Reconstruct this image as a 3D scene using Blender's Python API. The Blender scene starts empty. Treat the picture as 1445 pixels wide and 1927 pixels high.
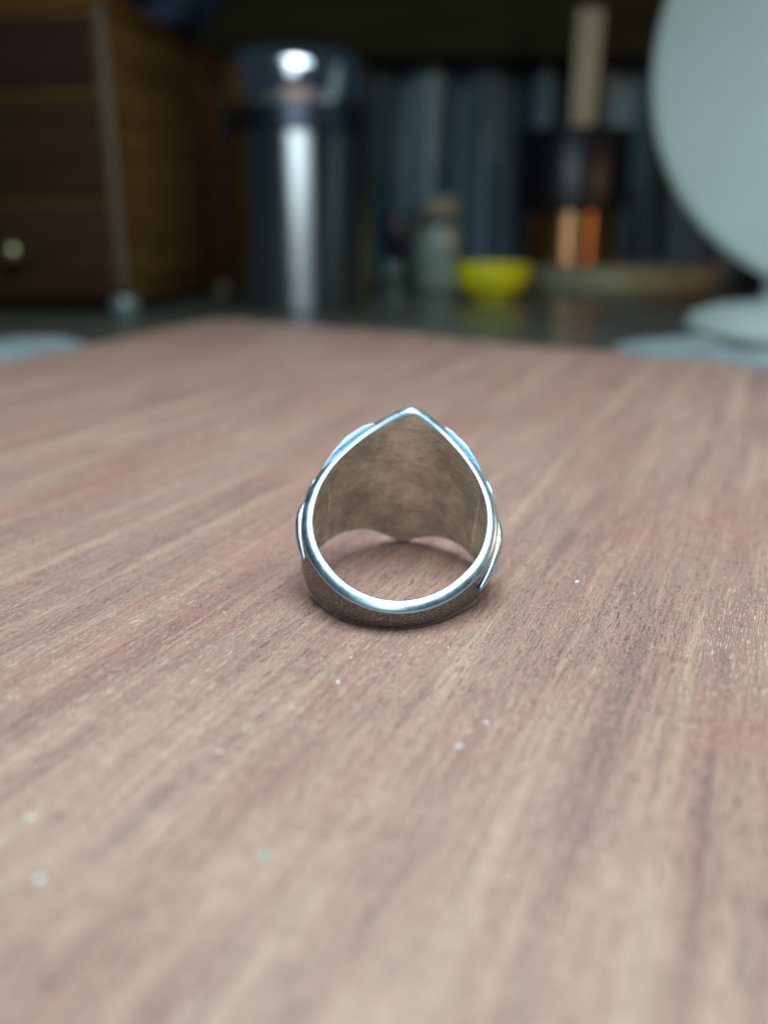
import bpy, bmesh, math, random
from mathutils import Vector, Matrix, noise as mn

S = 0.001                       # all builders below take millimetres
R = math.radians
scene = bpy.context.scene
col = scene.collection

# ------------------------------------------------------------------ camera
F_PX, W_PX, H_PX = 1650.0, 1445.0, 1927.0
CAM_H, PITCH = 37.2, R(17.918)
cam = bpy.data.cameras.new('camera')
cam.sensor_fit = 'VERTICAL'
cam.sensor_height = 36.0
cam.lens = F_PX / H_PX * 36.0
cam.clip_start = 0.004
cam.clip_end = 20.0
cam.dof.use_dof = True
cam.dof.focus_distance = 0.0875
cam.dof.aperture_fstop = cam.lens / 2.5
co = bpy.data.objects.new('camera', cam)
co.location = (0, 0, CAM_H * S)
co.rotation_euler = (math.pi / 2 - PITCH, 0, 0)
col.objects.link(co)
scene.camera = co

# ------------------------------------------------------------------ light
world = bpy.data.worlds.new('World')
scene.world = world
world.use_nodes = True
wb = world.node_tree.nodes['Background']
wb.inputs[0].default_value = (0.30, 0.48, 0.66, 1)
wb.inputs[1].default_value = 0.065

def area(name, loc, target, sx, sy, power, colour, spread=180):
    L = bpy.data.lights.new(name, 'AREA')
    L.shape = 'RECTANGLE'
    L.size, L.size_y = sx * S, sy * S
    L.energy = power
    L.color = colour
    L.spread = R(spread)
    o = bpy.data.objects.new(name, L)
    o.location = Vector(loc) * S
    d = (Vector(target) - Vector(loc))
    o.rotation_euler = d.to_track_quat('-Z', 'Y').to_euler()
    col.objects.link(o)
    return o

area('bench_lamp', (20, 95, 290), (15, 100, 0), 200, 310, 1.80, (0.76, 0.94, 1.0))
area('cool_fill', (-30, -170, 270), (0, 160, 10), 180, 240, 0.42, (0.80, 0.93, 1.0))  # unseen cool fill behind the camera, added close to brighten the ring's inside
area('warm_lamp', (560, 250, 210), (-20, 400, 60), 60, 60, 0.40, (1.0, 0.58, 0.30))

vs = scene.view_settings
vs.view_transform = 'Standard'
vs.look = 'None'
vs.exposure = 0.0
vs.gamma = 1.0
vs.use_curve_mapping = False
scene.cycles.use_denoising = True
scene.cycles.use_adaptive_sampling = False
scene.cycles.max_bounces = 8

# ------------------------------------------------------------------ helpers
def tag(o, label=None, cat=None, group=None, kind=None):
    if label: o['label'] = label
    if cat: o['category'] = cat
    if group: o['group'] = group
    if kind: o['kind'] = kind
    return o

def empty(name, loc=(0, 0, 0), rz=0.0):
    o = bpy.data.objects.new(name, None)
    o.empty_display_size = 0.01
    o.location = Vector(loc) * S
    o.rotation_euler = (0, 0, rz)
    col.objects.link(o)
    return o

def obj(name, bm, mats, parent=None, loc=None, smooth=True, rot=None):
    me = bpy.data.meshes.new(name)
    bmesh.ops.scale(bm, vec=(S, S, S), verts=bm.verts)
    bm.normal_update()
    for f in bm.faces: f.smooth = smooth
    bm.to_mesh(me); bm.free()
    for m in (mats if isinstance(mats, (list, tuple)) else [mats]): me.materials.append(m)
    o = bpy.data.objects.new(name, me)
    if loc: o.location = Vector(loc) * S
    if rot: o.rotation_euler = rot
    if parent: o.parent = parent
    col.objects.link(o)
    return o

def sharpen(bm, deg=40):
    bm.normal_update()
    for e in bm.edges:
        if len(e.link_faces) == 2 and e.calc_face_angle(0) > R(deg): e.smooth = False

def lathe(prof, n=64, cap=True):
    """profile of (radius, z) from bottom to top turned about Z"""
    bm = bmesh.new()
    rings = []
    for r, z in prof:
        if r < 1e-6: rings.append([bm.verts.new((0, 0, z))])
        else: rings.append([bm.verts.new((r * math.cos(2 * math.pi * k / n), r * math.sin(2 * math.pi * k / n), z)) for k in range(n)])
    for a, b in zip(rings, rings[1:]):
        for k in range(n):
            k2 = (k + 1) % n
            if len(a) == 1 and len(b) == 1: continue
            if len(a) == 1: bm.faces.new((a[0], b[k2], b[k]))
            elif len(b) == 1: bm.faces.new((a[k], a[k2], b[0]))
            else: bm.faces.new((a[k], a[k2], b[k2], b[k]))
    bmesh.ops.recalc_face_normals(bm, faces=bm.faces)
    sharpen(bm, 35)
    return bm

def box(x0, x1, y0, y1, z0, z1, bev=0.0, seg=2):
    bm = bmesh.new()
    bmesh.ops.create_cube(bm, size=1)
    for v in bm.verts:
        v.co = Vector(((x0 + x1) / 2 + v.co.x * (x1 - x0), (y0 + y1) / 2 + v.co.y * (y1 - y0), (z0 + z1) / 2 + v.co.z * (z1 - z0)))
    if bev: bmesh.ops.bevel(bm, geom=list(bm.edges), offset=bev, segments=seg, affect='EDGES', profile=0.5)
    sharpen(bm, 50)
    return bm

class Mat:
    def __init__(self, name, **kw):
        self.m = bpy.data.materials.new(name); self.m.use_nodes = True
        self.nt = self.m.node_tree
        self.b = self.nt.nodes['Principled BSDF']
        for k, v in kw.items(): self.set(k, v)
    def set(self, k, v):
        i = self.b.inputs[k.replace('_', ' ')]
        if isinstance(v, bpy.types.NodeSocket): self.nt.links.new(v, i)
        else: i.default_value = (v + (1,)) if isinstance(v, tuple) and len(v) == 3 and i.type == 'RGBA' else v
    def node(self, t, **kw):
        n = self.nt.nodes.new(t)
        for k, v in kw.items(): setattr(n, k, v)
        return n
    def link(self, a, b): self.nt.links.new(a, b)
    def coords(self, scale=(1, 1, 1), rotz=0.0, kind='Object', loc=(0, 0, 0)):
        tc = self.node('ShaderNodeTexCoord')
        r = self.node('ShaderNodeMapping'); r.inputs['Rotation'].default_value = (0, 0, rotz)
        self.link(tc.outputs[kind], r.inputs['Vector'])
        s = self.node('ShaderNodeMapping'); s.inputs['Scale'].default_value = scale; s.inputs['Location'].default_value = loc
        self.link(r.outputs[0], s.inputs['Vector'])
        return s.outputs[0]
    def noise(self, vec, scale=1.0, detail=3.0, rough=0.55, dist=0.0):
        n = self.node('ShaderNodeTexNoise')
        n.inputs['Scale'].default_value = scale; n.inputs['Detail'].default_value = detail
        n.inputs['Roughness'].default_value = rough; n.inputs['Distortion'].default_value = dist
        self.link(vec, n.inputs['Vector'])
        return n.outputs['Fac']
    def ramp(self, fac, stops):
        n = self.node('ShaderNodeValToRGB')
        e = n.color_ramp.elements
        while len(e) < len(stops): e.new(0.5)
        for q, (p, c) in zip(e, stops):
            q.position = p
            q.color = (c, c, c, 1) if not isinstance(c, tuple) else c + (1,)
        self.link(fac, n.inputs['Fac'])
        return n.outputs['Color']
    def mix(self, fac, a, b, mode='MIX'):
        n = self.node('ShaderNodeMix', data_type='RGBA', blend_type=mode)
        for s, v in ((n.inputs[0], fac), (n.inputs[6], a), (n.inputs[7], b)):
            if isinstance(v, bpy.types.NodeSocket): self.link(v, s)
            elif isinstance(v, tuple): s.default_value = v + (1,)
            else: s.default_value = v
        return n.outputs[2]
    def math(self, op, a, b=0.0):
        n = self.node('ShaderNodeMath', operation=op)
        for s, v in ((n.inputs[0], a), (n.inputs[1], b)):
            if isinstance(v, bpy.types.NodeSocket): self.link(v, s)
            else: s.default_value = v
        return n.outputs[0]
    def bump(self, height, strength=0.3, dist=0.0001):
        n = self.node('ShaderNodeBump')
        n.inputs['Strength'].default_value = strength; n.inputs['Distance'].default_value = dist
        self.link(height, n.inputs['Height'])
        self.link(n.outputs[0], self.b.inputs['Normal'])

# ------------------------------------------------------------------ materials
GRAIN = R(23.8)                       # the board's grain runs 23.8 degrees right of straight away

def board_wood():
    m = Mat('stained board wood')
    # in this space x runs across the grain and y along it, in millimetres
    def gv(ax, al, loc=(0, 0, 0)): return m.coords((1000 * ax, 1000 * al, 1000 * ax), GRAIN, loc=loc)
    broad = m.noise(gv(0.060, 0.012), 1, 3, 0.5)
    streak = m.noise(gv(0.24, 0.010, (3, 1, 0)), 1, 3, 0.6, 0.35)
    fine = m.noise(gv(1.9, 0.06, (9, 4, 0)), 1, 5, 0.68, 0.2)
    speck = m.noise(gv(9.0, 1.7, (1, 7, 0)), 1, 3, 0.6)
    pores = m.noise(gv(7.5, 0.50, (5, 2, 0)), 1, 2, 0.5, 0.2)
    pores2 = m.noise(gv(5.0, 0.40, (15, 12, 0)), 1, 2, 0.5, 0.3)
    area1 = m.noise(gv(0.12, 0.03, (21, 3, 0)), 1, 2, 0.5)
    redn = m.noise(gv(0.06, 0.020, (2, 17, 0)), 1, 3, 0.5)
    blot = m.noise(gv(0.20, 0.11, (6, 6, 0)), 1, 3, 0.6)
    c = m.ramp(streak, [(0.32, (0.212, 0.111, 0.097)), (0.45, (0.302, 0.160, 0.131)), (0.56, (0.356, 0.202, 0.158)), (0.69, (0.455, 0.306, 0.214))])
    c = m.mix(m.ramp(broad, [(0.44, 0.0), (0.64, 0.42)]), c, (0.41, 0.265, 0.205))
    # the red brown turns to tan towards one end of the board
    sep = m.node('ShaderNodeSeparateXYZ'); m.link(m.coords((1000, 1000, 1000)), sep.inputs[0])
    tan_end = m.math('ADD', m.math('MULTIPLY', sep.outputs[1], -0.012), m.math('MULTIPLY', streak, 1.3))
    c = m.mix(m.ramp(m.math('ADD', tan_end, 0.25), [(0.05, 0.0), (0.75, 0.62)]), c, (0.50, 0.36, 0.262))
    c = m.mix(m.ramp(redn, [(0.46, 0.0), (0.64, 0.55)]), c, (0.340, 0.148, 0.116))
    c = m.mix(m.ramp(blot, [(0.36, 0.30), (0.48, 0.0)]), c, (0.21, 0.140, 0.122))
    c = m.mix(m.ramp(fine, [(0.36, 0.52), (0.49, 0.0)]), c, (0.145, 0.090, 0.082))
    c = m.mix(m.ramp(fine, [(0.54, 0.0), (0.66, 0.42)]), c, (0.54, 0.39, 0.28))
    pmask = m.math('MULTIPLY', m.ramp(pores, [(0.60, 0.0), (0.67, 0.9)]), m.ramp(area1, [(0.44, 0.05), (0.60, 1.0)]))
    c = m.mix(pmask, c, (0.66, 0.52, 0.38))
    dmask = m.math('MULTIPLY', m.ramp(pores2, [(0.57, 0.0), (0.64, 0.9)]), m.ramp(area1, [(0.35, 0.9), (0.62, 0.3)]))
    c = m.mix(dmask, c, (0.10, 0.056, 0.052))
    c = m.mix(m.ramp(speck, [(0.36, 0.42), (0.5, 0.0)]), c, (0.135, 0.080, 0.076))
    c = m.mix(m.ramp(speck, [(0.53, 0.0), (0.66, 0.48)]), c, (0.58, 0.42, 0.33))
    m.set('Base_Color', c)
    m.set('Roughness', m.ramp(fine, [(0.3, 0.62), (0.7, 0.46)]))
    m.set('Specular_IOR_Level', 0.42)
    h = m.math('ADD', m.math('MULTIPLY', speck, 0.5), m.math('SUBTRACT', m.math('MULTIPLY', fine, 0.8), m.math('MULTIPLY', dmask, 0.5)))
    m.bump(h, 0.7, 0.00016)
    return m.m

def plain_wood(name, dark, light, sc=(60, 60, 6), rough=0.75):
    m = Mat(name, Roughness=rough, Specular_IOR_Level=0.2)
    n = m.noise(m.coords(sc), 1, 4, 0.6, 0.6)
    m.set('Base_Color', m.ramp(n, [(0.3, dark), (0.7, light)]))
    m.bump(n, 0.2, 0.0005)
    return m.m

def simple(name, c, rough=0.5, metal=0.0, var=0.12, sc=80, **kw):
    m = Mat(name, Roughness=rough, Metallic=metal, **kw)
    n = m.noise(m.coords((sc, sc, sc)), 1, 4, 0.6)
    m.set('Base_Color', m.ramp(n, [(0.3, tuple(x * (1 - var) for x in c)), (0.7, tuple(min(1, x * (1 + var)) for x in c))]))
    return m.m

def silver_inner():
    # tarnished inside of the ring; UV in millimetres: u round the band, v along the finger
    m = Mat('tarnished silver', Metallic=0.72)
    v1 = m.coords((0.28, 0.34, 1), kind='UV'); v2 = m.coords((0.40, 5.0, 1), kind='UV', loc=(4, 2, 0))
    v3 = m.coords((1.2, 16.0, 1), kind='UV', loc=(1, 9, 0)); v4 = m.coords((0.8, 2.6, 1), kind='UV', loc=(8, 3, 0))
    a = m.noise(v1, 1, 4, 0.6, 0.6); b = m.noise(v2, 1, 4, 0.65, 0.12); f = m.noise(v3, 1, 3, 0.6, 0.1); g = m.noise(v4, 1, 5, 0.72, 0.25)
    c = m.ramp(a, [(0.34, (0.46, 0.41, 0.36)), (0.5, (0.72, 0.68, 0.57)), (0.66, (0.98, 0.95, 0.76))])
    c = m.mix(m.ramp(b, [(0.36, 0.55), (0.52, 0.0)]), c, (0.28, 0.24, 0.19))
    c = m.mix(m.ramp(f, [(0.52, 0.0), (0.66, 0.65)]), c, (0.95, 0.90, 0.74))
    c = m.mix(m.ramp(f, [(0.34, 0.6), (0.46, 0.0)]), c, (0.24, 0.20, 0.16))
    c = m.mix(m.ramp(g, [(0.58, 0.0), (0.70, 0.55)]), c, (0.20, 0.17, 0.14))
    m.set('Base_Color', c)
    m.set('Roughness', m.ramp(g, [(0.3, 0.24), (0.7, 0.42)]))
    m.bump(m.math('ADD', m.math('MULTIPLY', b, 0.7), f), 0.5, 0.00008)
    return m.m

def silver_outer():
    m = Mat('brushed silver', Metallic=1.0)
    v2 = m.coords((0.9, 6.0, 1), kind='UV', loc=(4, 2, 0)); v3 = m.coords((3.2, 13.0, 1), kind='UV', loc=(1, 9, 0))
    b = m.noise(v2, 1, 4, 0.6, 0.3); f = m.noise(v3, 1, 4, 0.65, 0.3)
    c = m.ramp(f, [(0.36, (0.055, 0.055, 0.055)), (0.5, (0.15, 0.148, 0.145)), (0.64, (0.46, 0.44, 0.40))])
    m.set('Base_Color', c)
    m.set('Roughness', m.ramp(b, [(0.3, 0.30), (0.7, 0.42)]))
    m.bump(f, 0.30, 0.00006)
    return m.m

def silver_polished(name='polished silver', r0=0.28, r1=0.42, c=(0.60, 0.80, 0.94)):
    m = Mat(name, Metallic=1.0)
    n = m.noise(m.coords((900, 900, 900)), 1, 4, 0.65)
    m.set('Base_Color', m.ramp(n, [(0.3, tuple(x * 0.9 for x in c)), (0.7, c)]))
    m.set('Roughness', m.ramp(n, [(0.3, r0), (0.7, r1)]))
    m.bump(n, 0.12, 0.00005)
    return m.m

def steel_brushed(name, c, rough):
    m = Mat(name, Metallic=1.0, Roughness=rough, Anisotropic=0.96, Anisotropic_Rotation=0.25)
    t = m.node('ShaderNodeTangent', direction_type='RADIAL', axis='Z')
    m.link(t.outputs[0], m.b.inputs['Tangent'])
    n = m.noise(m.coords((30, 30, 1500)), 1, 3, 0.6)
    m.set('Base_Color', m.ramp(n, [(0.3, tuple(x * 0.85 for x in c)), (0.7, c)]))
    return m.m

M = dict(
    board=board_wood(),
    counter=None,
    inner=silver_inner(), outer=silver_outer(), rim=silver_polished(),
    leaf=silver_polished('oxidised silver', 0.30, 0.46, (0.62, 0.76, 0.88)),
    chest=plain_wood('brown chest wood', (0.080, 0.036, 0.008), (0.190, 0.092, 0.022), (9, 9, 120)),
    drawer=plain_wood('drawer wood', (0.026, 0.013, 0.004), (0.058, 0.031, 0.010), (9, 60, 120)),
    red_wood=plain_wood('reddish drawer wood', (0.025, 0.010, 0.007), (0.046, 0.020, 0.012), (9, 60, 120)),
    trim=simple('worn corner trim', (0.13, 0.10, 0.065), 0.6, 0.0),
    pewter=simple('greenish pewter', (0.22, 0.29, 0.26), 0.45, 0.4),
    brass=simple('dull brass', (0.40, 0.36, 0.20), 0.4, 1.0),
    steel=steel_brushed('brushed steel', (0.42, 0.43, 0.44), 0.31),
    steel_lid=simple('polished steel', (0.66, 0.70, 0.76), 0.14, 1.0, 0.05),
    dark_gap=simple('blued steel', (0.13, 0.15, 0.19), 0.3, 1.0),
    shelf=plain_wood('dark olive shelf wood', (0.030, 0.028, 0.012), (0.055, 0.050, 0.022), (6, 60, 60)),
    wall=simple('dark wall plaster', (0.03, 0.035, 0.038), 0.9),
    yellow=simple('yellow ceramic', (0.84, 0.80, 0.02), 0.35, 0, 0.06),
    black=simple('black lacquer', (0.010, 0.011, 0.014), 0.35),
    copper=steel_brushed('brushed copper', (0.72, 0.36, 0.17), 0.32),
    pale_wood=plain_wood('pale stick wood', (0.58, 0.52, 0.36), (0.78, 0.72, 0.52), (120, 120, 10), 0.6),
    round_wood=plain_wood('olive wood slice', (0.36, 0.35, 0.22), (0.56, 0.54, 0.35), (20, 60, 60), 0.6),
    white=simple('pale grey green enamel', (0.50, 0.58, 0.54), 0.45, 0, 0.04, 25),
    cream=simple('cream jar contents', (0.62, 0.72, 0.64), 0.6, 0, 0.2, 60),
    jar_lid=simple('beige jar lid', (0.34, 0.31, 0.24), 0.5),
    cloth=simple('pale blue cloth', (0.23, 0.29, 0.30), 0.85, 0, 0.15, 60),
    navy=simple('dark navy cloth', (0.035, 0.06, 0.10), 0.8, 0, 0.35, 40),
    lint=simple('white lint', (0.78, 0.80, 0.76), 0.7),
    teal_lint=simple('teal lint', (0.20, 0.50, 0.45), 0.7),
)
def counter_mat():
    m = Mat('grey green counter', Specular_IOR_Level=0.6)
    n = m.noise(m.coords((25, 25, 25)), 1, 5, 0.6)
    m.set('Base_Color', m.ramp(n, [(0.3, (0.075, 0.082, 0.066)), (0.7, (0.135, 0.142, 0.115))]))
    m.set('Roughness', m.ramp(n, [(0.3, 0.22), (0.7, 0.34)]))
    return m.m
M['counter'] = counter_mat()
def glass_mat():
    m = Mat('clear glass', Base_Color=(0.85, 0.95, 0.95), Roughness=0.03, Transmission_Weight=1.0, IOR=1.45)
    return m.m
M['glass'] = glass_mat()
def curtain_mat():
    m = Mat('blue grey cloth with painted fold light', Roughness=0.9)
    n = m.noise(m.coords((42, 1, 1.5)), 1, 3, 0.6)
    m.set('Base_Color', m.ramp(n, [(0.40, (0.035, 0.060, 0.075)), (0.50, (0.17, 0.27, 0.31)), (0.60, (0.48, 0.64, 0.70))]))  # light and dark of the folds painted into the colour as vertical stripes
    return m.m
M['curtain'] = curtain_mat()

# ------------------------------------------------------------------ setting
CZ = -8.0                             # counter top; the board is 8 mm thick
tag(obj('counter', box(-700, 700, -250, 900, CZ - 30, CZ), M['counter'], smooth=False), kind='structure')
tag(obj('wall', box(-700, 700, 900, 920, CZ - 30, 500), M['wall'], smooth=False), kind='structure')

# ------------------------------------------------------------------ the board under the ring
def build_board():
    rnd = random.Random(5)
    far = [(-74, 386), (-45, 372), (-18, 352), (10, 331), (35, 306), (58, 287), (79, 276), (94, 263), (108, 252), (135, 236), (165, 214), (205, 186)]
    left = [(-74, 386), (-88, 338), (-99, 300), (-112.6, 258), (-155, 120), (-215, -70)]
    def dense(pts, step, amp, seed):
        out = []
        for (x0, y0), (x1, y1) in zip(pts, pts[1:]):
            n = max(1, int(math.hypot(x1 - x0, y1 - y0) / step))
            for k in range(n):
                t = k / n
                x, y = x0 + (x1 - x0) * t, y0 + (y1 - y0) * t
                a = mn.noise(Vector((x * 0.09, y * 0.09, seed))) * amp + mn.noise(Vector((x * 0.4, y * 0.4, seed))) * amp * 0.35
                out.append((x + a * 0.4, y + a))
        out.append(pts[-1])
        return out
    ring = dense(far, 2.5, 6.0, 1.0) + [(205, -150), (-215, -150)] + list(reversed(dense(left, 4, 1.2, 4.0)))[0:-1]
    bm = bmesh.new()
    bot = [bm.verts.new((x, y, CZ)) for x, y in ring]
    mid = [bm.verts.new((x, y, -0.8)) for x, y in ring]
    cx, cy = 0, 60
    def inset(x, y, d):
        v = Vector((cx - x, cy - y)); v.normalize(); return x + v.x * d, y + v.y * d
    e1 = [bm.verts.new((*inset(x, y, 0.25), -0.25)) for x, y in ring]
    e2 = [bm.verts.new((*inset(x, y, 0.8), 0.0)) for x, y in ring]
    n = len(ring)
    for a, b in ((bot, mid), (mid, e1), (e1, e2)):
        for k in range(n): bm.faces.new((a[k], a[(k + 1) % n], b[(k + 1) % n], b[k]))
    bm.faces.new(e2)
    bm.faces.new(list(reversed(bot)))
    bmesh.ops.recalc_face_normals(bm, faces=bm.faces)
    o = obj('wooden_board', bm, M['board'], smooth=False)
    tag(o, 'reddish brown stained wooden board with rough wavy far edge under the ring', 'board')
build_board()

# ------------------------------------------------------------------ the ring
TH = [R(a) for a in (0, 18, 36, 60, 90, 130, 180)]
RV = [11.80, 11.38, 10.635, 9.69, 9.07, 8.95, 10.10]
TW = [R(a) for a in (0, 10, 22, 40, 65, 95, 130, 180)]
WU = [9.19, 8.07, 6.88, 5.60, 4.41, 2.90, 1.88, 1.55]
WL = [9.37, 8.09, 6.77, 5.60, 4.50, 2.70, 1.98, 1.15]
WALL = 1.22
def hermite(x, xk, yk):
    n = len(xk)
    def slope(i):
        if i == n - 1: return 0.0
        if i == 0: return (yk[1] - yk[0]) / (xk[1] - xk[0])
        h0, h1 = xk[i] - xk[i - 1], xk[i + 1] - xk[i]
        return (h0 * h0 * yk[i + 1] + (h1 * h1 - h0 * h0) * yk[i] - h1 * h1 * yk[i - 1]) / (h0 * h1 * (h0 + h1)) if False else \
               ((yk[i + 1] - yk[i]) / h1 * h0 + (yk[i] - yk[i - 1]) / h0 * h1) / (h0 + h1)
    x = min(max(x, xk[0]), xk[-1])
    i = max(j for j in range(n - 1) if xk[j] <= x)
    h = xk[i + 1] - xk[i]; t = (x - xk[i]) / h
    return (2*t**3 - 3*t**2 + 1) * yk[i] + (t**3 - 2*t**2 + t) * h * slope(i) + (-2*t**3 + 3*t**2) * yk[i + 1] + (t**3 - t**2) * h * slope(i + 1)
def rad(th): return hermite(abs(th), TH, RV)
SEAM = R(57)
ROLL, TILT, YAW = R(4.99), R(19.96), R(-6.15)
RING_MAT = Matrix.Rotation(TILT, 4, 'X') @ Matrix.Rotation(ROLL, 4, 'Y')

def build_ring():
    def section(th):
        """closed loop of (radius, axial, slot) round the wall at angle th; slots 0 inner, 1 rim, 2 outer"""
        r = rad(th); wu = hermite(abs(th), TW, WU); wl = hermite(abs(th), TW, WL)
        far = min(1.0, max(0.0, (abs(rad_wrap(th)) - R(85)) / R(45)))
        wl += far * far * (3 - 2 * far) * (0.35 * math.sin(th) ** 2 - r * math.sin(th) * math.tan(ROLL))
        g = 0.20 * math.exp(-((abs(th) - SEAM) / R(1.1)) ** 2)
        # small hand-made wobble
        wob = 0.035 * mn.noise(Vector((math.sin(th) * 2.2, math.cos(th) * 2.2, 3.0)))
        apex = math.exp(-(rad_wrap(th) / R(28)) ** 2)
        drop = 0.52 - 0.42 * apex
        WALLT = WALL * (1 + 0.35 * apex)
        pts = []
        NI = 14
        for k in range(NI + 1):                       # inner wall, bottom to top
            t = k / NI; z = -wl + (wu + wl) * t
            edge = min(1, min(t, 1 - t) * 8)
            pts.append((r + g * edge + wob, z, 0))
        NC = 9
        for k in range(1, NC):                        # upper rim, rounded
            a = math.pi * k / NC
            pts.append((r + wob + WALLT * (1 - math.cos(a)) / 2, wu + (0.16 + 0.26 * apex) * math.sin(a) - drop * ((1 - math.cos(a)) / 2) ** 2.0, 1))
        for k in range(NI + 1):                       # outer wall, top to bottom
            t = k / NI; z = wu - drop - 0.04 + (-wl - wu + drop + 0.09) * t
            pts.append((r + wob + WALLT + 0.12 * math.sin(math.pi * t), z, 2))
        for k in range(1, NC):
            a = math.pi * k / NC
            pts.append((r + wob + WALLT * (1 + math.cos(a)) / 2, -wl - 0.35 * math.sin(a) ** 0.8, 1))
        return pts
    def arc(t0, t1, n):
        bm = bmesh.new(); uv = bm.loops.layers.uv.new('UVMap')
        rows, secs, ths = [], [], []
        for i in range(n + 1):
            th = t0 + (t1 - t0) * i / n
            s = section(th)
            rows.append([bm.verts.new(RING_MAT @ Vector((p[0] * math.sin(th), p[0] * math.cos(th), p[1]))) for p in s])
            secs.append(s); ths.append(th)
        m = len(secs[0])
        for i in range(n):
            for k in range(m):
                k2 = (k + 1) % m
                f = bm.faces.new((rows[i][k], rows[i][k2], rows[i + 1][k2], rows[i + 1][k]))
                sl = 1 if 1 in (secs[i][k][2], secs[i][k2][2]) else secs[i][k][2]
                f.material_index = sl
                for lp, (a, b) in zip(f.loops, ((i, k), (i, k2), (i + 1, k2), (i + 1, k))):
                    lp[uv].uv = (10.0 * ths[a], secs[a][b][1])
        bmesh.ops.recalc_face_normals(bm, faces=bm.faces)
        for e in bm.edges:
            if len(e.link_faces) == 2 and {f.material_index for f in e.link_faces} == {0, 1}: e.smooth = False
        for i in range(n + 1):                        # keel crease down the middle of the shield
            if abs(ths[i]) < 1e-5:
                s = set(rows[i])
                for e in bm.edges:
                    if e.verts[0] in s and e.verts[1] in s: e.smooth = False
        return bm
    # an ornament leaf that hugs the outside of the band
    def leaf(t0, t1, ax0, ax1, hw, th0, lift0=0.0, lift1=0.0, tip0=0.5, tip1=1.2, flute=0.25):
        bm = bmesh.new(); N, K = 36, 16
        rows = []
        for i in range(N + 1):
            t = i / N; th = t0 + (t1 - t0) * t
            env = min(1.0, (max(t, 0.0) / (0.22 if tip0 < 1.1 else 0.6) + 0.02)) ** tip0 * min(1.0, ((1 - t) / 0.55 + 0.02)) ** tip1
            base = rad(th) + WALL - 0.05 + lift0 * max(0, 1 - t * 4) + lift1 * max(0, t * 4 - 3)
            az = ax0 + (ax1 - ax0) * t
            row = []
            for k in range(K):
                a = 2 * math.pi * k / K
                z = az + hw * env * math.cos(a)
                s = math.sin(a)
                up = (0.25 + 0.75 * env) * th0 * (max(0, s) ** 0.75 - flute * max(0, s) ** 6 * env)
                rr = base + (up if s > 0 else 0.0)
                row.append(bm.verts.new(RING_MAT @ Vector((rr * math.sin(th), rr * math.cos(th), z))))
            rows.append(row)
        for i in range(N):
            for k in range(K):
                bm.faces.new((rows[i][k], rows[i][(k + 1) % K], rows[i + 1][(k + 1) % K], rows[i + 1][k]))
        bm.faces.new(rows[0]); bm.faces.new(list(reversed(rows[-1])))
        bmesh.ops.recalc_face_normals(bm, faces=bm.faces)
        return bm
    parts = [('shield', arc(-SEAM, SEAM, 140)), ('shank', arc(SEAM, 2 * math.pi - SEAM, 220))]
    return parts, leaf
def rad_wrap(th):
    th = (th + math.pi) % (2 * math.pi) - math.pi
    return th
_r0, _h0 = rad, hermite
def soft(th): return math.sqrt(rad_wrap(th) ** 2 + R(2.6) ** 2) - R(2.6) * max(0.0, 1 - abs(rad_wrap(th)) / R(60)) * 0.5
def rad(th): return _r0(soft(th))
_hu = hermite
def hermite(x, xk, yk): return _h0(soft(x), xk, yk)
parts, leaf = build_ring()
lowest = min(v.co.z for _, bm in parts for v in bm.verts)
ring = empty('ring', (1.446, 87.805, -lowest - 0.02), YAW)
tag(ring, 'silver ring with pointed shield face lying tilted on the reddish wooden board', 'ring')
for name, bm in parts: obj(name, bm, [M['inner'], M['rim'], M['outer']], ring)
for a in ((-15, -62, 6.3, 3.2, 1.6, 0.62, 0, 0, 0.25, 0.6),
          (-40, -82, 3.4, 1.9, 1.6, 0.75, 0, 0, 1.2, 0.8),
          (-50, -116, 2.3, 0.5, 1.6, 1.05, 0, 0, 1.2, 0.7),
          (16, 50, 6.3, 3.9, 1.4, 0.62, 0.40, 0, 0.12, 0.6),
          (34, 74, 4.2, 2.2, 1.6, 0.80, 0, 0, 1.2, 0.9),
          (46, 123, 2.7, 0.1, 1.6, 1.05, 0, 0.25, 1.3, 0.7)):
    obj('leaf_ornament', leaf(R(a[0]), R(a[1]), *a[2:]), M['leaf'], ring)

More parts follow.
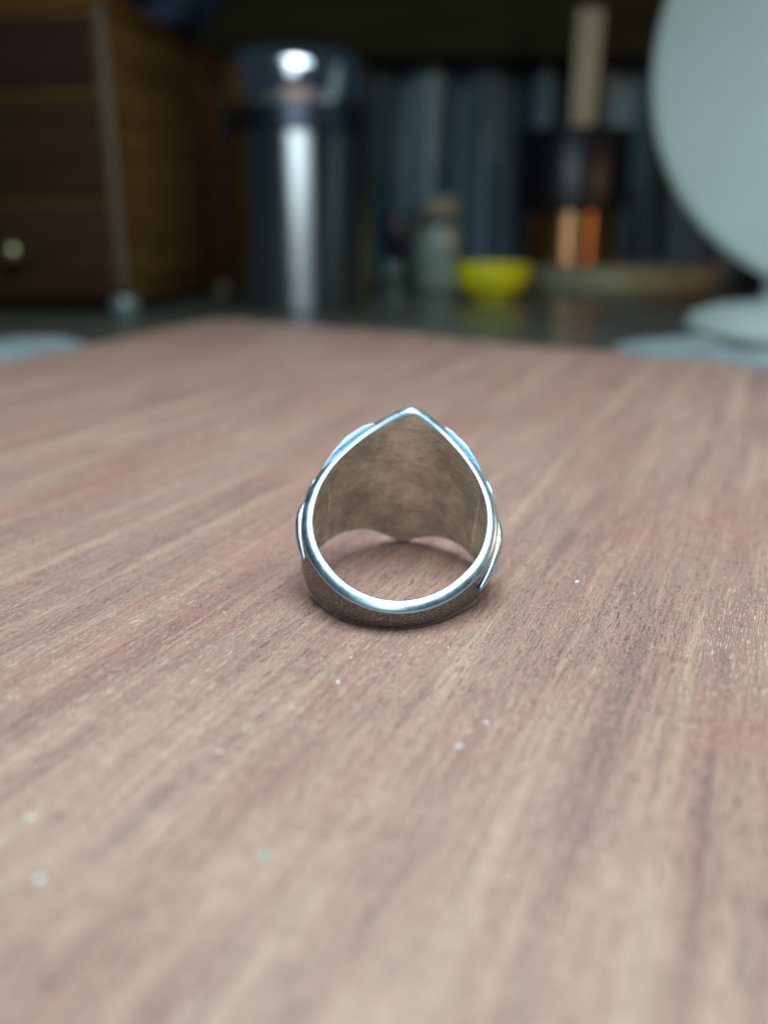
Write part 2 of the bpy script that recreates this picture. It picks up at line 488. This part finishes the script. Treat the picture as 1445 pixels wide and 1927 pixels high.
# ------------------------------------------------------------------ specks on the board
def px(x, y, z=0.0):
    """where the photograph's pixel meets the level z (used only to measure positions)"""
    a, b = (x - 722.5) / F_PX, (963.5 - y) / F_PX
    dy, dz = math.cos(PITCH) + b * math.sin(PITCH), -math.sin(PITCH) + b * math.cos(PITCH)
    t = (z - CAM_H) / dz
    return a * t, dy * t
rnd = random.Random(3)
for (x, y, s, mt) in ((1085, 1095, 0.42, 'lint'), (422, 1153, 0.20, 'lint'), (843, 1219, 0.20, 'lint'), (636, 1284, 0.36, 'lint'), (660, 1238, 0.25, 'lint'),
                      (412, 1415, 0.30, 'lint'), (863, 1405, 0.45, 'lint'), (914, 1360, 0.35, 'lint'), (1193, 1117, 0.22, 'lint'), (75, 1655, 0.45, 'lint'),
                      (58, 1540, 0.4, 'lint'), (498, 1613, 0.50, 'teal_lint')):
    X, Y = px(x, y)
    bm = bmesh.new()
    bmesh.ops.create_icosphere(bm, subdivisions=2, radius=1)
    for v in bm.verts:
        k = 1 + 0.5 * mn.noise(v.co * 1.7 + Vector((x, y, 0)))
        v.co = Vector((v.co.x * s * k * 0.8, v.co.y * s * 0.4 * k, max(-0.02, v.co.z * s * 0.3 * k)))
    o = obj('dust_speck', bm, M[mt], loc=(X, Y, 0.015), rot=(0, 0, rnd.uniform(0, 3)))
    if mt == 'lint': tag(o, 'tiny white speck of dust lying on the wooden board', 'dust speck', 'dust specks on the board')
    else: tag(o, 'tiny teal speck of lint lying on the wooden board', 'dust speck', 'dust specks on the board')

# ------------------------------------------------------------------ chest of drawers
def build_chest():
    W, D, H = 142.0, 178.0, 152.0
    t = empty('drawer_chest', (-141, 497, CZ), R(-8))
    tag(t, 'small brown wooden chest of drawers with pale corner trims and brass knob', 'chest')
    # local frame: x from -W to 0 along the front, y from 0 (front) to D
    bm = box(-W, 0, 1.0, D, 6, H, 0.8)
    obj('case', bm, M['chest'], t)
    obj('top', box(-W - 3, 3, -3, D + 3, H + 0.2, H + 6, 1.5), M['chest'], t)
    obj('side_panel', box(0.2, 2.0, 26, D - 12, 16, H - 34, 0.6), M['chest'], t)
    for z0, z1, m in ((9, 58, 'drawer'), (62, 111, 'drawer'), (115, 148, 'red_wood')):
        d = obj('drawer', box(-W + 7, -7, -2.6, 0.8, z0, z1, 0.8), M[m], t)
        if z0 == 9:
            k = lathe([(0, 0), (2.2, 0), (2.2, 5), (4.2, 7), (5.4, 10), (4.8, 13), (2.5, 14.8), (0, 15.2)], 32)
            bmesh.ops.rotate(k, verts=k.verts, matrix=Matrix.Rotation(R(90), 3, 'X'))
            bmesh.ops.translate(k, verts=k.verts, vec=(-58, -2.7, 33))
            obj('knob', k, M['brass'], d)
    for x in (-W + 2.5, -2.0):
        obj('corner_trim', box(x - 2.6, x + 2.6, -2.2, 0.9, 12, H - 0.3, 0.8), M['trim'], t)
    for x in (-W + 6, -5):
        for y in (6, D - 8):
            obj('foot', lathe([(0, 0), (7, 0), (8.5, 3), (8.0, 6.5), (6, 9.5), (0, 9.5)], 32), M['pewter'], t, loc=(x, y, 0))
build_chest()

# dark cloth bundled on the chest
def build_bundle():
    bm = bmesh.new()
    bmesh.ops.create_icosphere(bm, subdivisions=5, radius=1)
    for v in bm.verts:
        n = mn.noise(v.co * 2.2) * 0.35 + mn.noise(v.co * 5.0 + Vector((3, 1, 2))) * 0.14
        k = 1 + n
        v.co = Vector((v.co.x * 62 * k, v.co.y * 78 * k, max(0, v.co.z * 34 * k + 20)))
    o = obj('cloth_bundle', bm, M['navy'], loc=(-172, 600, CZ + 158.2))
    tag(o, 'crumpled dark navy cloth lying on top of the chest of drawers', 'cloth')
build_bundle()

# ------------------------------------------------------------------ steel canister
def build_canister():
    t = empty('steel_canister', (-50, 546, CZ))
    tag(t, 'tall brushed steel canister with polished lid beside the chest of drawers', 'canister')
    rr = 42.5
    obj('body', lathe([(0, 0), (rr - 3, 0), (rr - 0.8, 0.8), (rr, 3), (rr, 92), (rr - 1.2, 95), (rr - 4, 96), (0, 96)], 128), M['steel'], t)
    obj('gasket', lathe([(0, 96.1), (rr - 2.2, 96.1), (rr - 2.2, 108), (0, 108)], 96), M['dark_gap'], t)
    obj('lid', lathe([(0, 108.1), (rr - 0.6, 108.1), (rr, 109), (rr, 128), (rr - 0.8, 132), (rr - 3.5, 135.5), (rr - 8, 137), (rr - 14, 137.4), (0, 137.8)], 128), M['steel_lid'], t)
build_canister()

# ------------------------------------------------------------------ small bottles and jars
t = empty('glass_vial', (9, 635, CZ))
tag(t, 'small clear glass vial with tall black cap beside the steel canister', 'vial')
obj('body', lathe([(0, 0), (9, 0), (10, 1), (10, 20), (8, 25), (6, 26), (6, 27), (0, 27)], 48), M['glass'], t)
obj('cap', lathe([(0, 27.1), (9.5, 27.1), (10, 28), (9.2, 54), (8, 56), (0, 56)], 48), M['black'], t)

t = empty('storage_jar', (41, 705, CZ))
tag(t, 'squat glass jar with pale contents and beige lid behind the yellow bowl', 'jar')
obj('glass', lathe([(0, 0), (16, 0), (18, 2), (18, 46), (16, 51), (14, 53), (0, 53)], 64), M['glass'], t)
obj('contents', lathe([(0, 1.5), (15, 1.5), (16.4, 3), (16.4, 44), (14, 46), (0, 46)], 64), M['cream'], t)
obj('lid', lathe([(0, 53.1), (15.5, 53.1), (16.5, 54), (16.5, 66), (15, 68), (0, 68)], 64), M['jar_lid'], t)

t = empty('yellow_bowl', (71, 600, CZ))
tag(t, 'small bright yellow bowl standing on the grey counter', 'bowl')
obj('bowl_wall', lathe([(0, 2.0), (13, 2.0), (18, 3.5), (22.5, 8.5), (25.2, 16), (26.2, 22.5), (25.6, 23.2), (24.8, 22.6), (23.6, 16), (21, 9.5), (16, 5.6), (0, 4.6)], 96), M['yellow'], t)
obj('foot_ring', lathe([(12.8, 0), (14.2, 0), (14, 2.6), (12.6, 2.2), (12.8, 0)], 64), M['yellow'], t)

# ------------------------------------------------------------------ wood slice, copper tin and stick
o = obj('wood_slice', lathe([(0, 0), (70, 0), (72, 2), (72, 16), (70, 18), (40, 18.3), (0, 18.3)], 96), M['round_wood'], loc=(190, 725, CZ))
tag(o, 'thick round olive coloured wood slice under the black and copper tin', 'wood slice')
TZ = CZ + 18.35
t = empty('pencil_tin', (146, 728, TZ))
tag(t, 'black tin with copper lower band standing on the round wood slice', 'tin')
obj('copper_band', lathe([(0, 0), (35, 0), (36, 1), (36, 40), (0, 40)], 96), M['copper'], t)
obj('sleeve', lathe([(0, 40.1), (42, 40.1), (44, 42), (44, 96), (43, 97.5), (41, 97.5), (41, 46), (0, 45)], 96), M['black'], t)
bm = box(-9.5, 9.5, -2.5, 2.5, 0, 138, 1.5)
for v in bm.verts:
    k = 0.92 + 0.10 * v.co.z / 138
    v.co.x *= k
o = obj('wooden_stick', bm, M['pale_wood'], loc=(151, 734, TZ + 45.5), rot=(R(-2), R(1.4), 0))
tag(o, 'flat pale wooden stick standing upright in the black and copper tin', 'stick')

# ------------------------------------------------------------------ round white disc on its stand
def build_disc():
    t = empty('disc_stand', (206, 378, CZ))
    tag(t, 'large round pale grey disc held upright on a thick round base', 'disc')
    obj('base', lathe([(0, 0), (71, 0), (74, 2), (75, 5), (73, 9), (64, 12.5), (40, 15), (0, 16)], 96), M['white'], t)
    b = lathe([(0, -3), (110, -3), (117, -2.5), (120, 0), (120.4, 2.5), (120, 5), (117, 7.5), (110, 8), (0, 8)], 160)
    # face turned to the left and leaning back a little
    mtx = Matrix.Rotation(R(-40), 4, 'Z') @ Matrix.Rotation(R(90 - 14), 4, 'X')
    bmesh.ops.transform(b, matrix=mtx, verts=b.verts)
    bmesh.ops.translate(b, verts=b.verts, vec=(20, 21, 131))
    obj('disc_plate', b, M['white'], t)
    st = box(-32, 16, 31, 41, 12, 70, 3)
    obj('stem', st, M['white'], t)
build_disc()

# ------------------------------------------------------------------ cloths on the counter
def cloth(name, pts, label, seed):
    """a low rumpled cloth with the outline pts (convex, mm)"""
    cx = sum(p[0] for p in pts) / len(pts); cy = sum(p[1] for p in pts) / len(pts)
    bm = bmesh.new(); N, K = 20, 72
    def edge(a):
        d = Vector((math.cos(a), math.sin(a))); best = 1e9
        for (x0, y0), (x1, y1) in zip(pts, pts[1:] + pts[:1]):
            ex, ey = x1 - x0, y1 - y0; den = d.x * ey - d.y * ex
            if abs(den) < 1e-9: continue
            tt = ((x0 - cx) * ey - (y0 - cy) * ex) / den; uu = ((x0 - cx) * d.y - (y0 - cy) * d.x) / den
            if tt > 0 and -1e-6 <= uu <= 1 + 1e-6: best = min(best, tt)
        return best
    def z(x, y, k):
        q = 5.5 + 4.0 * mn.noise(Vector((x * 0.03, y * 0.03, seed))) + 1.0 * mn.noise(Vector((x * 0.09, y * 0.09, seed)))
        return max(0.4, q * (1 - k ** 6)) + 0.2
    top = [[bm.verts.new((0, 0, z(cx, cy, 0)))]]
    for i in range(1, N + 1):
        row = []
        for j in range(K):
            a = 2 * math.pi * j / K; r = edge(a) * i / N
            x, y = r * math.cos(a), r * math.sin(a)
            row.append(bm.verts.new((x, y, z(cx + x, cy + y, i / N))))
        top.append(row)
    for j in range(K):
        bm.faces.new((top[0][0], top[1][j], top[1][(j + 1) % K]))
        for i in range(1, N): bm.faces.new((top[i][j], top[i + 1][j], top[i + 1][(j + 1) % K], top[i][(j + 1) % K]))
    bot = [bm.verts.new((v.co.x, v.co.y, 0.0)) for v in top[-1]]
    for j in range(K): bm.faces.new((top[-1][j], bot[j], bot[(j + 1) % K], top[-1][(j + 1) % K]))
    o = obj(name, bm, M['cloth'], loc=(cx, cy, CZ))
    tag(o, label, 'cloth')
cloth('folded_cloth', [(88, 350), (120, 360), (128, 330), (150, 300), (150, 262), (112, 272)], 'pale blue cloth on the counter between wooden board and pale disc stand', 2.0)
cloth('folded_cloth', [(-112, 350), (-160, 360), (-210, 330), (-215, 270), (-140, 262), (-114, 290)], 'pale blue cloth on the counter in front of the chest of drawers', 7.0)

# ------------------------------------------------------------------ shelf and curtain behind
t = empty('shelf', (60, 790, 170))
tag(t, 'dark olive wooden shelf with a blue grey curtain hanging under it', 'shelf')
obj('board', box(-420, 420, 0, 90, 0, 120, 2), M['shelf'], t)
def build_curtain():
    bm = bmesh.new()
    N, K = 420, 24
    rows = []
    for k in range(K + 1):
        z = 176 * k / K
        row = []
        for i in range(N + 1):
            x = -150 + 480 * i / N
            ph = x * 0.125 + 1.6 * mn.noise(Vector((x * 0.02, z * 0.004, 1)))
            y = 14 * math.sin(ph) + 5 * mn.noise(Vector((x * 0.06, z * 0.01, 5))) + 2 * mn.noise(Vector((x * 0.2, z * 0.03, 9)))
            row.append((x, y, z))
        rows.append(row)
    front = [[bm.verts.new(p) for p in r] for r in rows]
    back = [[bm.verts.new((p[0], p[1] + 0.8, p[2])) for p in r] for r in rows]
    for k in range(K):
        for i in range(N):
            bm.faces.new((front[k][i], front[k][i + 1], front[k + 1][i + 1], front[k + 1][i]))
            bm.faces.new((back[k][i], back[k + 1][i], back[k + 1][i + 1], back[k][i + 1]))
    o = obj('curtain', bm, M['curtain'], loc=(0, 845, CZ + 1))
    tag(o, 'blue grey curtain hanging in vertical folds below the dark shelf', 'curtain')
build_curtain()
